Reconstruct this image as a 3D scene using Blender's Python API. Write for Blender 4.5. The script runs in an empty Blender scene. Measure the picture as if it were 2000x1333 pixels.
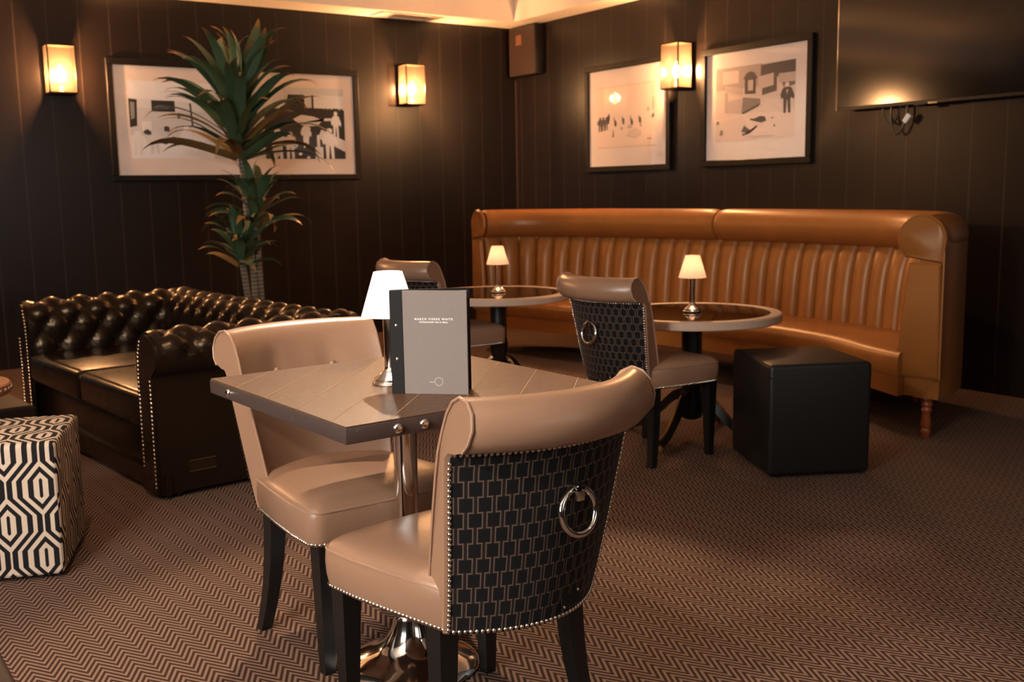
import bpy, bmesh, math, random
from mathutils import Vector, Matrix
random.seed(7)
PI = math.pi
SC = bpy.context.scene
COL = SC.collection

# ------------------------------------------------------------------ camera
def _cam():
    cx, cy = 1000.0, 666.5
    a = (4010 - cx, 320 - cy); b = (-410 - cx, 394 - cy)
    f = math.sqrt(-(a[0]*b[0] + a[1]*b[1]))
    X = Vector((a[0], a[1], f)).normalized(); Y = Vector((b[0], b[1], f)).normalized()
    Z = X.cross(Y)
    R = Matrix((X, Y, Z))
    right = R @ Vector((1, 0, 0)); up = R @ Vector((0, -1, 0)); fwd = R @ Vector((0, 0, 1))
    cd = bpy.data.cameras.new('camera'); o = bpy.data.objects.new('camera', cd); COL.objects.link(o)
    m = Matrix((right, up, -fwd)).transposed().to_4x4(); m.translation = Vector((0, 0, 1.22))
    o.matrix_world = m
    cd.sensor_width = 36.0; cd.lens = f/2000*36.0; cd.clip_start = 0.05
    cd.dof.use_dof = True; cd.dof.focus_distance = 2.35; cd.dof.aperture_fstop = 6.3
    SC.camera = o
_cam()

# ------------------------------------------------------------------ world, exposure, large lights
W = bpy.data.worlds.new('world'); SC.world = W; W.use_nodes = True
W.node_tree.nodes['Background'].inputs[0].default_value = (1.0, 0.86, 0.74, 1)
W.node_tree.nodes['Background'].inputs[1].default_value = 0.05
SC.view_settings.view_transform = 'Standard'; SC.view_settings.look = 'None'
SC.view_settings.exposure = 0.6; SC.view_settings.gamma = 1.0; SC.view_settings.use_curve_mapping = False

def light(name, kind, loc, energy, color, **kw):
    d = bpy.data.lights.new(name, kind); d.energy = energy; d.color = color
    o = bpy.data.objects.new(name, d); COL.objects.link(o); o.location = loc
    tgt = kw.pop('target', None)
    for k, v in kw.items(): setattr(d, k, v)
    if tgt is not None:
        o.rotation_euler = (Vector(tgt) - Vector(loc)).to_track_quat('-Z', 'Y').to_euler()
    return o
# added daylight at assumed windows in the unseen side and back walls
light('assumed_window_daylight', 'AREA', (-2.28, 0.9, 1.75), 85, (.98, 0.96, 0.94), shape='RECTANGLE', size=1.7, size_y=1.1, target=(1.6, 3.2, 1.9))
light('assumed_window_daylight_back', 'AREA', (2.3, -2.55, 1.7), 10, (1.0, 0.90, 0.82), shape='RECTANGLE', size=2.6, size_y=1.2, target=(2.3, 3.0, 0.6))

# ------------------------------------------------------------------ materials
def lin(c):
    if isinstance(c, str):
        c = [int(c[i:i+2], 16)/255 for i in (0, 2, 4)]
        c = [x/12.92 if x <= .04045 else ((x+.055)/1.055)**2.4 for x in c]
    return (c[0], c[1], c[2], 1)
class NT:
    def __init__(s, name):
        s.m = bpy.data.materials.new(name); s.m.use_nodes = True; s.t = s.m.node_tree
        s.b = s.t.nodes['Principled BSDF']; s.out = s.t.nodes['Material Output']
    def n(s, typ, **kw):
        x = s.t.nodes.new(typ)
        for k, v in kw.items():
            setattr(x, k, v)
        return x
    def link(s, a, b): s.t.links.new(a, b)
    def math(s, op, a, b=None, c=None):
        x = s.n('ShaderNodeMath', operation=op)
        for i, v in enumerate((a, b, c)):
            if v is None: continue
            if isinstance(v, (int, float)): x.inputs[i].default_value = v
            else: s.link(v, x.inputs[i])
        return x.outputs[0]
    def mix(s, f, a, b):
        x = s.n('ShaderNodeMix', data_type='RGBA')
        for i, v in ((0, f), (6, a), (7, b)):
            if isinstance(v, (int, float)): x.inputs[i].default_value = v
            elif isinstance(v, tuple): x.inputs[i].default_value = v
            else: s.link(v, x.inputs[i])
        return x.outputs[2]
    def coord(s, which='Object', scale=None, rot=None):
        o = s.n('ShaderNodeTexCoord').outputs[which]
        if scale or rot:
            mp = s.n('ShaderNodeMapping')
            if scale: mp.inputs['Scale'].default_value = scale
            if rot: mp.inputs['Rotation'].default_value = rot
            s.link(o, mp.inputs[0]); o = mp.outputs[0]
        return o
    def noise(s, vec, scale, detail=3, rough=.5):
        x = s.n('ShaderNodeTexNoise'); x.inputs['Scale'].default_value = scale
        x.inputs['Detail'].default_value = detail; x.inputs['Roughness'].default_value = rough
        if vec is not None: s.link(vec, x.inputs['Vector'])
        return x.outputs[0]
    def bump(s, h, strength, dist=.002):
        x = s.n('ShaderNodeBump'); x.inputs['Strength'].default_value = strength; x.inputs['Distance'].default_value = dist
        s.link(h, x.inputs['Height']); s.link(x.outputs[0], s.b.inputs['Normal'])
    def base(s, c, rough=.5, metal=0, **kw):
        if isinstance(c, (tuple, str, list)): s.b.inputs['Base Color'].default_value = lin(c)
        else: s.link(c, s.b.inputs['Base Color'])
        s.b.inputs['Roughness'].default_value = rough; s.b.inputs['Metallic'].default_value = metal
        for k, v in kw.items(): s.b.inputs[k].default_value = v
        return s.m
def plain(name, c, rough=.5, metal=0, bump=0, bscale=300, **kw):
    t = NT(name); t.base(c, rough, metal, **kw)
    v = t.coord()
    nz = t.noise(v, 9, 3)
    col = t.mix(t.math('MULTIPLY', nz, .35), lin(c), tuple(x*.75 for x in lin(c)[:3]) + (1,))
    t.link(col, t.b.inputs['Base Color'])
    if bump: t.bump(t.noise(v, bscale, 3), bump)
    return t.m
def leather(name, c, rough, wear=.3, dark=.6, spec=.5, bump=.12):
    t = NT(name); v = t.coord()
    n1 = t.noise(v, 5, 4, .6)
    col = t.mix(t.math('MULTIPLY', n1, wear*2), lin(c), tuple(x*dark for x in lin(c)[:3]) + (1,))
    t.base(col, rough); t.b.inputs['Specular IOR Level'].default_value = spec
    rr = t.math('MULTIPLY_ADD', n1, .12, rough-.06); t.link(rr, t.b.inputs['Roughness'])
    vo = t.n('ShaderNodeTexVoronoi'); vo.inputs['Scale'].default_value = 420; t.link(v, vo.inputs['Vector'])
    t.bump(vo.outputs['Distance'], bump, .001)
    return t.m

def m_wall(axis):
    t = NT('wallpaper_check_' + 'xy'[axis]); v = t.coord()
    sep = t.n('ShaderNodeSeparateXYZ'); t.link(v, sep.inputs[0])
    h = sep.outputs[axis]; z = sep.outputs[2]
    def linem(c, per, w, off=0):
        f = t.math('FRACT', t.math('MULTIPLY_ADD', c, 1/per, 10.0+off))
        d = t.math('ABSOLUTE', t.math('SUBTRACT', f, .5))
        return t.math('LESS_THAN', d, w/per)
    lv = linem(h, .215, .005); lh = linem(z, .31, .005, .18)
    nz = t.noise(t.coord(scale=(60, 60, 4)), 3, 3)
    base = t.mix(nz, (.0096, .0056, .0040, 1), (.0142, .0086, .0064, 1))
    c1 = t.mix(t.math('MULTIPLY', lv, .55), base, (.050, .034, .027, 1))
    c2 = t.mix(t.math('MULTIPLY', lh, .6), c1, (.006, .005, .0045, 1))
    t.base(c2, .30); t.b.inputs['Specular IOR Level'].default_value = .42
    t.bump(t.noise(t.coord(scale=(1, 1, 1)), 90, 4), .15, .002)
    return t.m

def m_carpet():
    t = NT('herringbone_carpet')
    v = t.coord(rot=(0, 0, math.radians(-2.5)))
    sep = t.n('ShaderNodeSeparateXYZ'); t.link(v, sep.inputs[0])
    X, Y = sep.outputs[0], sep.outputs[1]
    # bands run along Y; the strokes in neighbouring bands slant opposite ways
    pp = t.math('PINGPONG', X, .0375)
    st = t.math('FRACT', t.math('ADD', t.math('MULTIPLY', t.math('MULTIPLY_ADD', pp, 1.75, Y), 1/.0295), 1000))
    d = t.math('ABSOLUTE', t.math('SUBTRACT', st, .5))
    mask = t.n('ShaderNodeMapRange'); mask.interpolation_type = 'SMOOTHSTEP'
    mask.inputs[1].default_value = .17; mask.inputs[2].default_value = .33
    t.link(d, mask.inputs[0]); mk = mask.outputs[0]
    wv = t.noise(v, 260, 2); big = t.noise(v, 1.7, 3)
    light_c = t.mix(wv, (.158, .098, .071, 1), (.258, .173, .130, 1))
    dark_c = t.mix(wv, (.024, .010, .007, 1), (.052, .025, .017, 1))
    col = t.mix(mk, light_c, dark_c)
    col = t.mix(t.math('MULTIPLY', big, .45), col, t.mix(.5, col, (.055, .028, .018, 1)))
    t.base(col, .95); t.b.inputs['Specular IOR Level'].default_value = .1
    t.bump(t.math('ADD', t.math('MULTIPLY', mk, -.6), wv), .5, .004)
    return t.m

def m_velvet():
    t = NT('geometric_velvet')
    uv = t.n('ShaderNodeTexCoord').outputs['UV']
    sep = t.n('ShaderNodeSeparateXYZ'); t.link(uv, sep.inputs[0])
    u = t.math('MULTIPLY_ADD', sep.outputs[0], 1/.0160, 200.0); vv = t.math('MULTIPLY_ADD', sep.outputs[1], 1/.033, 200.0)
    row = t.math('FLOOR', vv); par = t.math('MODULO', row, 2.0)
    s = t.math('MULTIPLY_ADD', par, 2.0, -1.0)
    a = .26
    q = t.math('PINGPONG', t.math('SUBTRACT', u, .5), 1.0)
    L = t.math('MULTIPLY_ADD', s, -a, .5)
    dl = t.math('ABSOLUTE', t.math('SUBTRACT', q, L))
    vline = t.math('LESS_THAN', dl, .07)
    fv = t.math('FRACT', vv); dv = t.math('MINIMUM', fv, t.math('SUBTRACT', 1.0, fv))
    hl = t.math('MULTIPLY', t.math('LESS_THAN', dv, .045), t.math('LESS_THAN', t.math('ABSOLUTE', t.math('SUBTRACT', q, .5)), a+.085))
    line = t.math('MAXIMUM', vline, hl)
    # wide cell interior is raised black pile
    wideA = t.math('MULTIPLY', t.math('LESS_THAN', q, t.math('SUBTRACT', L, .12)), t.math('GREATER_THAN', L, .5))
    wideB = t.math('MULTIPLY', t.math('GREATER_THAN', q, t.math('ADD', L, .12)), t.math('LESS_THAN', L, .5))
    sq = t.math('MULTIPLY', t.math('MAXIMUM', wideA, wideB), t.math('GREATER_THAN', dv, .09))
    nz = t.noise(uv, 500, 2)
    c = t.mix(sq, t.mix(nz, (.009, .0055, .005, 1), (.014, .009, .0075, 1)), (.0035, .0034, .0038, 1))
    c = t.mix(line, c, (.12, .076, .054, 1))
    t.base(c, .8); t.b.inputs['Sheen Weight'].default_value = .04; t.b.inputs['Specular IOR Level'].default_value = .2
    t.bump(t.math('ADD', t.math('MULTIPLY', sq, 1.0), t.math('MULTIPLY', nz, .3)), .5, .0015)
    return t.m

def m_hexagon():
    t = NT('hexagon_weave')
    uv = t.n('ShaderNodeTexCoord').outputs['UV']
    sep = t.n('ShaderNodeSeparateXYZ'); t.link(uv, sep.inputs[0])
    u = t.math('MULTIPLY_ADD', sep.outputs[0], 1/.104, 200.5); v = t.math('MULTIPLY_ADD', sep.outputs[1], 1/.115, 200.0)
    q = t.math('PINGPONG', t.math('SUBTRACT', u, .5), 1.0)
    tri = t.math('MULTIPLY_ADD', t.math('PINGPONG', v, 1.0), 2.0, -1.0)   # -1..1
    tr = t.math('MULTIPLY', tri, 1.9)
    tr = t.math('MINIMUM', t.math('MAXIMUM', tr, -1.0), 1.0)
    L = t.math('MULTIPLY_ADD', tr, .25, .5)
    e = t.math('SUBTRACT', q, L)
    st = t.math('FRACT', t.math('MULTIPLY_ADD', t.math('ABSOLUTE', e), 1/.32, 20.31))
    black = t.math('GREATER_THAN', st, .5)
    nz = t.noise(uv, 350, 2)
    c = t.mix(black, t.mix(nz, (.52, .40, .30, 1), (.68, .55, .43, 1)), (.010, .009, .010, 1))
    t.base(c, .85); t.b.inputs['Specular IOR Level'].default_value = .2
    t.bump(t.math('ADD', black, nz), .4, .0015)
    return t.m

MT = {}
def build_materials():
    M = MT
    M['wall_x'] = m_wall(0); M['wall_y'] = m_wall(1); M['carpet'] = m_carpet(); M['velvet'] = m_velvet(); M['hex'] = m_hexagon()
    M['ceiling'] = plain('ceiling_paint', (.78, .69, .60), .85, bump=.05)
    M['tan'] = leather('taupe_leather', (.295, .166, .102), .31, .15, .85)
    M['tan_pipe'] = plain('taupe_piping', (.36, .21, .135), .4)
    M['cognac'] = leather('cognac_leather', (.34, .122, .027), .36, .45, .55)
    M['cognac'].node_tree.nodes['Principled BSDF'].inputs['Specular Tint'].default_value = (1, .84, .62, 1)  # warm light put into the highlight colour of the banquette leather
    M['black_leather'] = leather('black_leather', (.0075, .0072, .0072), .45, .2, .8, .4)
    M['sofa'] = leather('dark_brown_leather', (.0105, .0058, .0038), .26, .2, .8, .4, .05)
    M['sofa'].node_tree.nodes['Principled BSDF'].inputs['Specular Tint'].default_value = (1, .72, .46, 1)  # orange lantern light imitated by tinting the sofa's highlights
    M['brown_leather'] = leather('brown_leather', (.05, .022, .012), .4)
    M['stool'] = leather('dark_umber_leather', (.020, .011, .008), .6, .3, .6, .2)
    M['black_wood'] = plain('black_stained_wood', (.007, .0065, .0065), .38, bump=.05, bscale=80)
    M['red_wood'] = plain('turned_red_wood', (.26, .06, .018), .3)
    M['chrome'] = NT('chrome').base((.82, .78, .74), .09, 1.0)
    M['nickel'] = NT('nickel_nail').base((.72, .64, .55), .2, 1.0)
    M['antique'] = NT('antique_nail').base((.62, .46, .32), .25, 1.0)
    M['bronze'] = NT('bronze_lantern').base((.06, .035, .018), .4, .85)
    M['rim'] = plain('limed_oak_rim', (.52, .36, .26), .5, bump=.1, bscale=60)
    M['glass_top'] = NT('smoked_glass_top').base((.012, .008, .006), .03, 0)
    M['stained_top'] = None
    t = NT('scuffed_table_leather'); v = t.coord()
    nz = t.noise(t.coord(scale=(14, 14, 14)), 6, 5, .7); n2 = t.noise(v, 70, 4, .7)
    col = t.mix(nz, (.120, .062, .034, 1), (.066, .034, .020, 1))
    t.base(col, .36); t.b.inputs['Specular IOR Level'].default_value = .32; t.link(t.math('MULTIPLY_ADD', n2, .35, .25), t.b.inputs['Roughness']); t.bump(n2, .12, .001)
    M['table_leather'] = t.m
    t = NT('scuffed_table_edge'); v = t.coord()
    n2 = t.noise(v, 45, 5, .75); th = t.math('GREATER_THAN', n2, .66)
    t.base(t.mix(th, (.055, .036, .031, 1), (.18, .13, .11, 1)), .42); t.bump(n2, .15, .001)
    M['table_edge'] = t.m
    M['stitch'] = plain('tan_stitching', (.36, .21, .12), .7)
    M['linen'] = None
    t = NT('grey_linen_cover'); v = t.coord(scale=(1, 1, 1))
    w1 = t.noise(t.coord(scale=(1500, 1, 90)), 1, 2); w2 = t.noise(t.coord(scale=(90, 1, 1500)), 1, 2)
    ww = t.math('MULTIPLY', t.math('ADD', w1, w2), .5)
    t.base(t.mix(ww, (.165, .135, .118, 1), (.245, .205, .182, 1)), .8); t.bump(ww, .25, .0006)
    M['linen'] = t.m
    M['spine'] = plain('black_bookcloth', (.012, .011, .011), .65, **{'Specular IOR Level': .2})
    M['paper'] = plain('menu_paper', (.55, .5, .45), .8)
    M['ink_white'] = NT('white_foil').base((.85, .82, .78), .5)
    M['frame'] = plain('black_frame', (.008, .006, .005), .5, **{'Specular IOR Level': .25})
    M['mat'] = plain('mat_board', (.88, .80, .76), .8)
    M['screw'] = NT('screw_steel').base((.7, .68, .65), .2, 1.0)
    M['leaf'] = None
    t = NT('dracaena_leaf'); uv = t.n('ShaderNodeTexCoord').outputs['UV']
    sep = t.n('ShaderNodeSeparateXYZ'); t.link(uv, sep.inputs[0])
    nz = t.noise(t.coord(), 7, 3)
    tip = t.n('ShaderNodeMapRange'); tip.inputs[1].default_value = .80; tip.inputs[2].default_value = .93; t.link(sep.outputs[1], tip.inputs[0])
    col = t.mix(nz, (.030, .070, .036, 1), (.075, .135, .07, 1))
    col = t.mix(tip.outputs[0], col, (.30, .14, .045, 1))
    t.base(col, .38)
    M['leaf'] = t.m
    t = NT('dry_leaf'); nz = t.noise(t.coord(), 9, 3)
    t.base(t.mix(nz, (.30, .15, .05, 1), (.10, .10, .035, 1)), .55); M['dry_leaf'] = t.m
    t = NT('ringed_cane'); v = t.coord(); sep = t.n('ShaderNodeSeparateXYZ'); t.link(v, sep.inputs[0])
    st = t.math('LESS_THAN', t.math('FRACT', t.math('MULTIPLY_ADD', sep.outputs[2], 1/.028, 50)), .25)
    t.base(t.mix(st, (.17, .155, .12, 1), (.05, .042, .03, 1)), .8); M['cane'] = t.m
    M['pot'] = plain('dark_planter', (.02, .018, .017), .5)
    M['soil'] = plain('soil', (.02, .013, .009), .9)
    M['tv'] = plain('tv_plastic', (.008, .008, .008), .3)
    M['screen'] = NT('tv_screen').base((.006, .005, .005), .11, **{'Specular IOR Level': 1.0})
    M['white_plastic'] = plain('white_plastic', (.7, .68, .66), .4)
    M['brown_box'] = plain('brown_speaker', (.045, .026, .019), .4)
    M['brown_label'] = plain('amber_badge', (.20, .085, .04), .35)
    M['cable'] = plain('black_cable', (.01, .01, .01), .5)
    M['tabletop_red'] = leather('russet_leather', (.30, .10, .04), .4)
    M['window'] = plain('window_frame_paint', (.6, .58, .55), .5)
    M['dusty'] = plain('carved_foot_gilding', (.30, .13, .035), .4, .2)
    # translucent lamp shades and lantern glass
    def shade(name, c, tr, em, emc):
        t = NT(name); t.t.nodes.remove(t.b)
        d = t.n('ShaderNodeBsdfDiffuse'); d.inputs[0].default_value = lin(c)
        tl = t.n('ShaderNodeBsdfTranslucent'); tl.inputs[0].default_value = lin(c)
        mx = t.n('ShaderNodeMixShader'); mx.inputs[0].default_value = tr
        t.link(d.outputs[0], mx.inputs[1]); t.link(tl.outputs[0], mx.inputs[2])
        e = t.n('ShaderNodeEmission'); e.inputs[0].default_value = lin(emc); e.inputs[1].default_value = em
        ad = t.n('ShaderNodeAddShader'); t.link(mx.outputs[0], ad.inputs[0]); t.link(e.outputs[0], ad.inputs[1])
        t.link(ad.outputs[0], t.out.inputs[0]); return t.m
    M['shade_white'] = shade('frosted_white_glass', (.85, .82, .80), .45, .22, (1, .90, .84))
    M['shade_peach'] = shade('frosted_peach_glass', (.85, .62, .48), .6, .12, (1, .62, .42))
    def emit(name, c, s):
        t = NT(name); t.t.nodes.remove(t.b)
        e = t.n('ShaderNodeEmission'); e.inputs[0].default_value = lin(c); e.inputs[1].default_value = s
        t.link(e.outputs[0], t.out.inputs[0]); return t.m
    M['bulb'] = emit('glowing_bulb', (1, .80, .55), 12)
    M['candle'] = emit('candle_bulb', (1, .82, .6), 14)
    M['downlight'] = emit('downlight_lens', (1, .8, .6), 12)
    def pane(name, c, gl, r, tr=0.0):
        t = NT(name); t.t.nodes.remove(t.b)
        tp = t.n('ShaderNodeBsdfTransparent'); tp.inputs[0].default_value = lin(c)
        g = t.n('ShaderNodeBsdfGlossy'); g.inputs[1].default_value = r
        fr = t.n('ShaderNodeLayerWeight'); fr.inputs[0].default_value = .5
        mx = t.n('ShaderNodeMixShader'); t.link(t.math('MULTIPLY_ADD', t.math('POWER', fr.outputs['Facing'], 4.0), .5, gl), mx.inputs[0])
        s1 = tp.outputs[0]
        if tr:
            tl = t.n('ShaderNodeBsdfTranslucent'); tl.inputs[0].default_value = (.95, .75, .5, 1)
            m2 = t.n('ShaderNodeMixShader'); m2.inputs[0].default_value = tr
            t.link(tp.outputs[0], m2.inputs[1]); t.link(tl.outputs[0], m2.inputs[2]); s1 = m2.outputs[0]
        t.link(s1, mx.inputs[1]); t.link(g.outputs[0], mx.inputs[2]); t.link(mx.outputs[0], t.out.inputs[0]); return t.m
    M['lantern_glass'] = pane('seeded_lantern_glass', (.96, .86, .70), .05, .12, .010)
    M['picture_glass'] = pane('picture_glass', (1, 1, 1), .035, .02)
build_materials()

# ------------------------------------------------------------------ mesh helpers
def obj(name, verts, faces, mat=None, parent=None, smooth=True, loc=None, uv=None, angle=None, mats=None, fmat=None):
    me = bpy.data.meshes.new(name); me.from_pydata([tuple(v) for v in verts], [], faces); me.update()
    if mats:
        for m in mats: me.materials.append(MT[m])
        for p, i in zip(me.polygons, fmat): p.material_index = i
    elif mat: me.materials.append(MT[mat])
    if smooth:
        me.polygons.foreach_set('use_smooth', [True]*len(me.polygons))
        if angle: me.set_sharp_from_angle(angle=math.radians(angle))
    if uv:
        l = me.uv_layers.new(name='UVMap')
        for lp in me.loops: l.data[lp.index].uv = uv[lp.vertex_index]
    o = bpy.data.objects.new(name, me); COL.objects.link(o)
    if parent: o.parent = parent
    if loc is not None: o.location = loc
    return o
class MB:
    """collects shapes into one mesh"""
    def __init__(s): s.v = []; s.f = []
    def add(s, v, f, M=None):
        b = len(s.v); s.v += [tuple(M @ Vector(p)) if M else tuple(p) for p in v]; s.f += [tuple(i+b for i in q) for q in f]; return s
    def build(s, name, mat, parent=None, smooth=True, angle=40, loc=None): return obj(name, s.v, s.f, mat, parent, smooth, loc, angle=angle)
def box(x0, x1, y0, y1, z0, z1, bev=0, seg=2):
    bm = bmesh.new(); bmesh.ops.create_cube(bm, size=1)
    for v in bm.verts:
        v.co = Vector(((x0+x1)/2 + v.co.x*(x1-x0), (y0+y1)/2 + v.co.y*(y1-y0), (z0+z1)/2 + v.co.z*(z1-z0)))
    if bev: bmesh.ops.bevel(bm, geom=bm.edges[:], offset=bev, segments=seg, affect='EDGES', profile=.5)
    bm.verts.index_update(); r = ([v.co.copy() for v in bm.verts], [tuple(v.index for v in f.verts) for f in bm.faces]); bm.free(); return r
def grid(fn, nu, nv, cu=False, cv=False):
    vs = [fn(i/(nu if cu else nu-1), j/(nv if cv else nv-1)) for i in range(nu) for j in range(nv)]
    fs = []
    for i in range(nu if cu else nu-1):
        for j in range(nv if cv else nv-1):
            a, b = i, (i+1) % nu; c, d = j, (j+1) % nv
            fs.append((a*nv+c, b*nv+c, b*nv+d, a*nv+d))
    return vs, fs
def lathe(prof, seg=32, caps=True):
    vs = []; fs = []; n = len(prof)
    for i in range(seg):
        a = 2*PI*i/seg
        for r, z in prof: vs.append((r*math.cos(a), r*math.sin(a), z))
    for i in range(seg):
        k = (i+1) % seg
        for j in range(n-1): fs.append((i*n+j, k*n+j, k*n+j+1, i*n+j+1))
    if caps:
        if prof[0][0] > 1e-5: fs.append(tuple(i*n for i in reversed(range(seg))))
        if prof[-1][0] > 1e-5: fs.append(tuple(i*n+n-1 for i in range(seg)))
    return vs, fs
def tube(pts, r, seg=8, closed=False, caps=True):
    pts = [Vector(p) for p in pts]; n = len(pts); vs = []; fs = []
    up = None
    for i in range(n):
        if closed: t = pts[(i+1) % n] - pts[i-1]
        else: t = pts[min(i+1, n-1)] - pts[max(i-1, 0)]
        t.normalize()
        if up is None:
            up = Vector((0, 0, 1)) if abs(t.z) < .9 else Vector((1, 0, 0))
        a = up - t*up.dot(t); a.normalize(); up = a; b = t.cross(a)
        rr = r[i] if isinstance(r, (list, tuple)) else r
        for k in range(seg):
            th = 2*PI*k/seg; vs.append(pts[i] + a*rr*math.cos(th) + b*rr*math.sin(th))
    for i in range(n if closed else n-1):
        j = (i+1) % n
        for k in range(seg):
            l = (k+1) % seg; fs.append((i*seg+k, j*seg+k, j*seg+l, i*seg+l))
    if caps and not closed:
        fs.append(tuple(reversed(range(seg)))); fs.append(tuple((n-1)*seg+k for k in range(seg)))
    return vs, fs
def dome(r, h=None, seg=8, rings=3):
    h = r*.7 if h is None else h
    return lathe([(r*math.cos(PI/2*j/rings), h*math.sin(PI/2*j/rings)) for j in range(rings)] + [(0.0001, h)], seg, False)
DOME = {}
def nails(points, r, h=None, seg=7):
    """points: (position, normal)"""
    mb = MB(); dv, df = dome(r, h, seg)
    for p, n in points:
        q = Vector((0, 0, 1)).rotation_difference(Vector(n)).to_matrix().to_4x4(); q.translation = Vector(p); mb.add(dv, df, q)
    return mb
def resample(pts, step):
    pts = [Vector(p) for p in pts]; out = []; acc = 0; nxt = 0
    for a, b in zip(pts, pts[1:]):
        L = (b-a).length
        while nxt <= acc+L+1e-9:
            out.append(a.lerp(b, (nxt-acc)/L if L else 0)); nxt += step
        acc += L
    return out
def catmull(P, n=8):
    P = [Vector(p) for p in P]; out = []
    for i in range(len(P)-1):
        p0 = P[max(i-1, 0)]; p1 = P[i]; p2 = P[i+1]; p3 = P[min(i+2, len(P)-1)]
        for k in range(n):
            t = k/n
            out.append(.5*((2*p1) + (p2-p0)*t + (2*p0-5*p1+4*p2-p3)*t*t + (3*p1-p0-3*p2+p3)*t**3))
    out.append(P[-1]); return out
def empty(name, loc=(0, 0, 0), rz=0):
    o = bpy.data.objects.new(name, None); o.empty_display_size = .1; COL.objects.link(o); o.location = loc; o.rotation_euler = (0, 0, rz); return o
def tag(o, label, cat, group=None):
    o['label'] = label; o['category'] = cat
    if group: o['group'] = group
    return o
def struct(o): o['kind'] = 'structure'; return o
def part(name, vf, mat, parent, smooth=True, angle=40): return obj(name, vf[0], vf[1], mat, parent, smooth, angle=angle)
def copy_tree(o, parent=None):
    c = o.copy(); COL.objects.link(c); c.parent = parent
    for ch in list(o.children): copy_tree(ch, c)
    return c
def stuff(o): o['kind'] = 'stuff'; return o

# ------------------------------------------------------------------ the room
XW, YW, CZ = 5.652, 8.142, 2.68
XL, YB = -2.4, -2.7
def boxes(name, bs, mat, parent=None):
    mb = MB()
    for b in bs: mb.add(*box(*b))
    return mb.build(name, mat, parent, smooth=False)
struct(obj('floor', [(XL, YB, 0), (XW, YB, 0), (XW, YW, 0), (XL, YW, 0)], [(0, 1, 2, 3)], 'carpet', smooth=False))
struct(boxes('wall_left', [(XL-.1, XW+.1, YW, YW+.1, 0, 3.1)], 'wall_x'))
struct(boxes('wall_right', [(XW, XW+.1, YB-.1, YW, 0, 3.1)], 'wall_y'))
struct(boxes('wall_side', [(XL-.1, XL, YB, 0, 0, 3.1), (XL-.1, XL, 1.8, YW, 0, 3.1), (XL-.1, XL, 0, 1.8, 0, 1.1), (XL-.1, XL, 0, 1.8, 2.35, 3.1)], 'wall_y'))
struct(boxes('wall_back', [(XL-.1, .9, YB-.1, YB, 0, 3.1), (3.7, XW, YB-.1, YB, 0, 3.1), (.9, 3.7, YB-.1, YB, 0, 1.0), (.9, 3.7, YB-.1, YB, 2.35, 3.1)], 'wall_x'))
TX, TY, TZ = 5.40, 7.80, 2.95       # raised tray edge
ceil = struct(boxes('ceiling', [(TX, XW, YB, YW, CZ, CZ+.04), (XL, TX, TY, YW, CZ, CZ+.04)], 'ceiling'))
struct(boxes('ceiling_tray', [(TX, TX+.03, YB, TY+.03, CZ+.04, TZ), (XL, TX, TY, TY+.03, CZ+.04, TZ), (XL, TX+.03, YB, TY+.03, TZ, TZ+.04)], 'ceiling'))
hx = boxes('access_panel', [(4.16, 4.62, 7.86, 8.05, CZ-.006, CZ)], 'ceiling', ceil)
boxes('panel_frame', [(4.13, 4.65, 7.845, 7.86, CZ-.012, CZ), (4.13, 4.65, 8.05, 8.065, CZ-.012, CZ), (4.13, 4.15, 7.86, 8.05, CZ-.012, CZ), (4.63, 4.65, 7.86, 8.05, CZ-.012, CZ)], 'ceiling', ceil)
struct(boxes('trim_1', [(XW-.012, XW, YW-.02, YW, 0, 2.22)], 'brown_box'))
w1 = struct(boxes('assumed_window_1', [(XL-.09, XL-.03, 0, 1.8, 1.1, 1.15), (XL-.09, XL-.03, 0, 1.8, 2.3, 2.35), (XL-.09, XL-.03, 0, .05, 1.15, 2.3), (XL-.09, XL-.03, 1.75, 1.8, 1.15, 2.3), (XL-.08, XL-.04, .88, .92, 1.15, 2.3)], 'window'))  # assumed window, out of view, framing the added side daylight
w2 = struct(boxes('assumed_window_2', [(.9, 3.7, YB-.09, YB-.03, 1.0, 1.05), (.9, 3.7, YB-.09, YB-.03, 2.3, 2.35), (.9, .95, YB-.09, YB-.03, 1.05, 2.3), (3.65, 3.7, YB-.09, YB-.03, 1.05, 2.3), (2.28, 2.32, YB-.08, YB-.04, 1.05, 2.3)], 'window'))  # assumed window behind the camera for the added back daylight

# ------------------------------------------------------------------ recessed downlights (unseen above the frame, mostly assumed)
def downlight(x, y, e, cone, label, tgt=None, blend=.4):
    t = tag(empty('ceiling_downlight', (x, y, TZ)), label, 'downlight', 'recessed ceiling downlights')
    part('trim_ring', lathe([(.030, -.001), (.030, -.012), (.045, -.012), (.048, 0)], 24, False), 'chrome', t)
    part('lens', lathe([(.0001, -.004), (.030, -.004)], 20, False), 'downlight', t)
    light('downlight_beam', 'SPOT', (x, y, TZ-.03), e, (1.0, .70, .46), spot_size=math.radians(cone), spot_blend=blend, shadow_soft_size=.03, target=tgt or (x, y, 0))
downlight(2.15, 4.35, 250, 46, 'recessed downlight over the round tables by the chesterfield', (1.35, 2.4, .6))
downlight(.35, 2.6, 55, 80, 'assumed recessed downlight over the patterned pouf', (.6, 3.2, 0))  # assumed source, added to light the pouf corner
downlight(3.9, 4.2, 50, 80, 'assumed recessed downlight over the tan banquette', (4.9, 4.6, .6))  # assumed source, added to light the banquette
downlight(3.7, 2.9, 60, 15, 'added narrow downlight throwing a streak on the open carpet', (2.72, 2.02, 0), .9)  # added spot, aimed low to draw an elongated light streak
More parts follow.
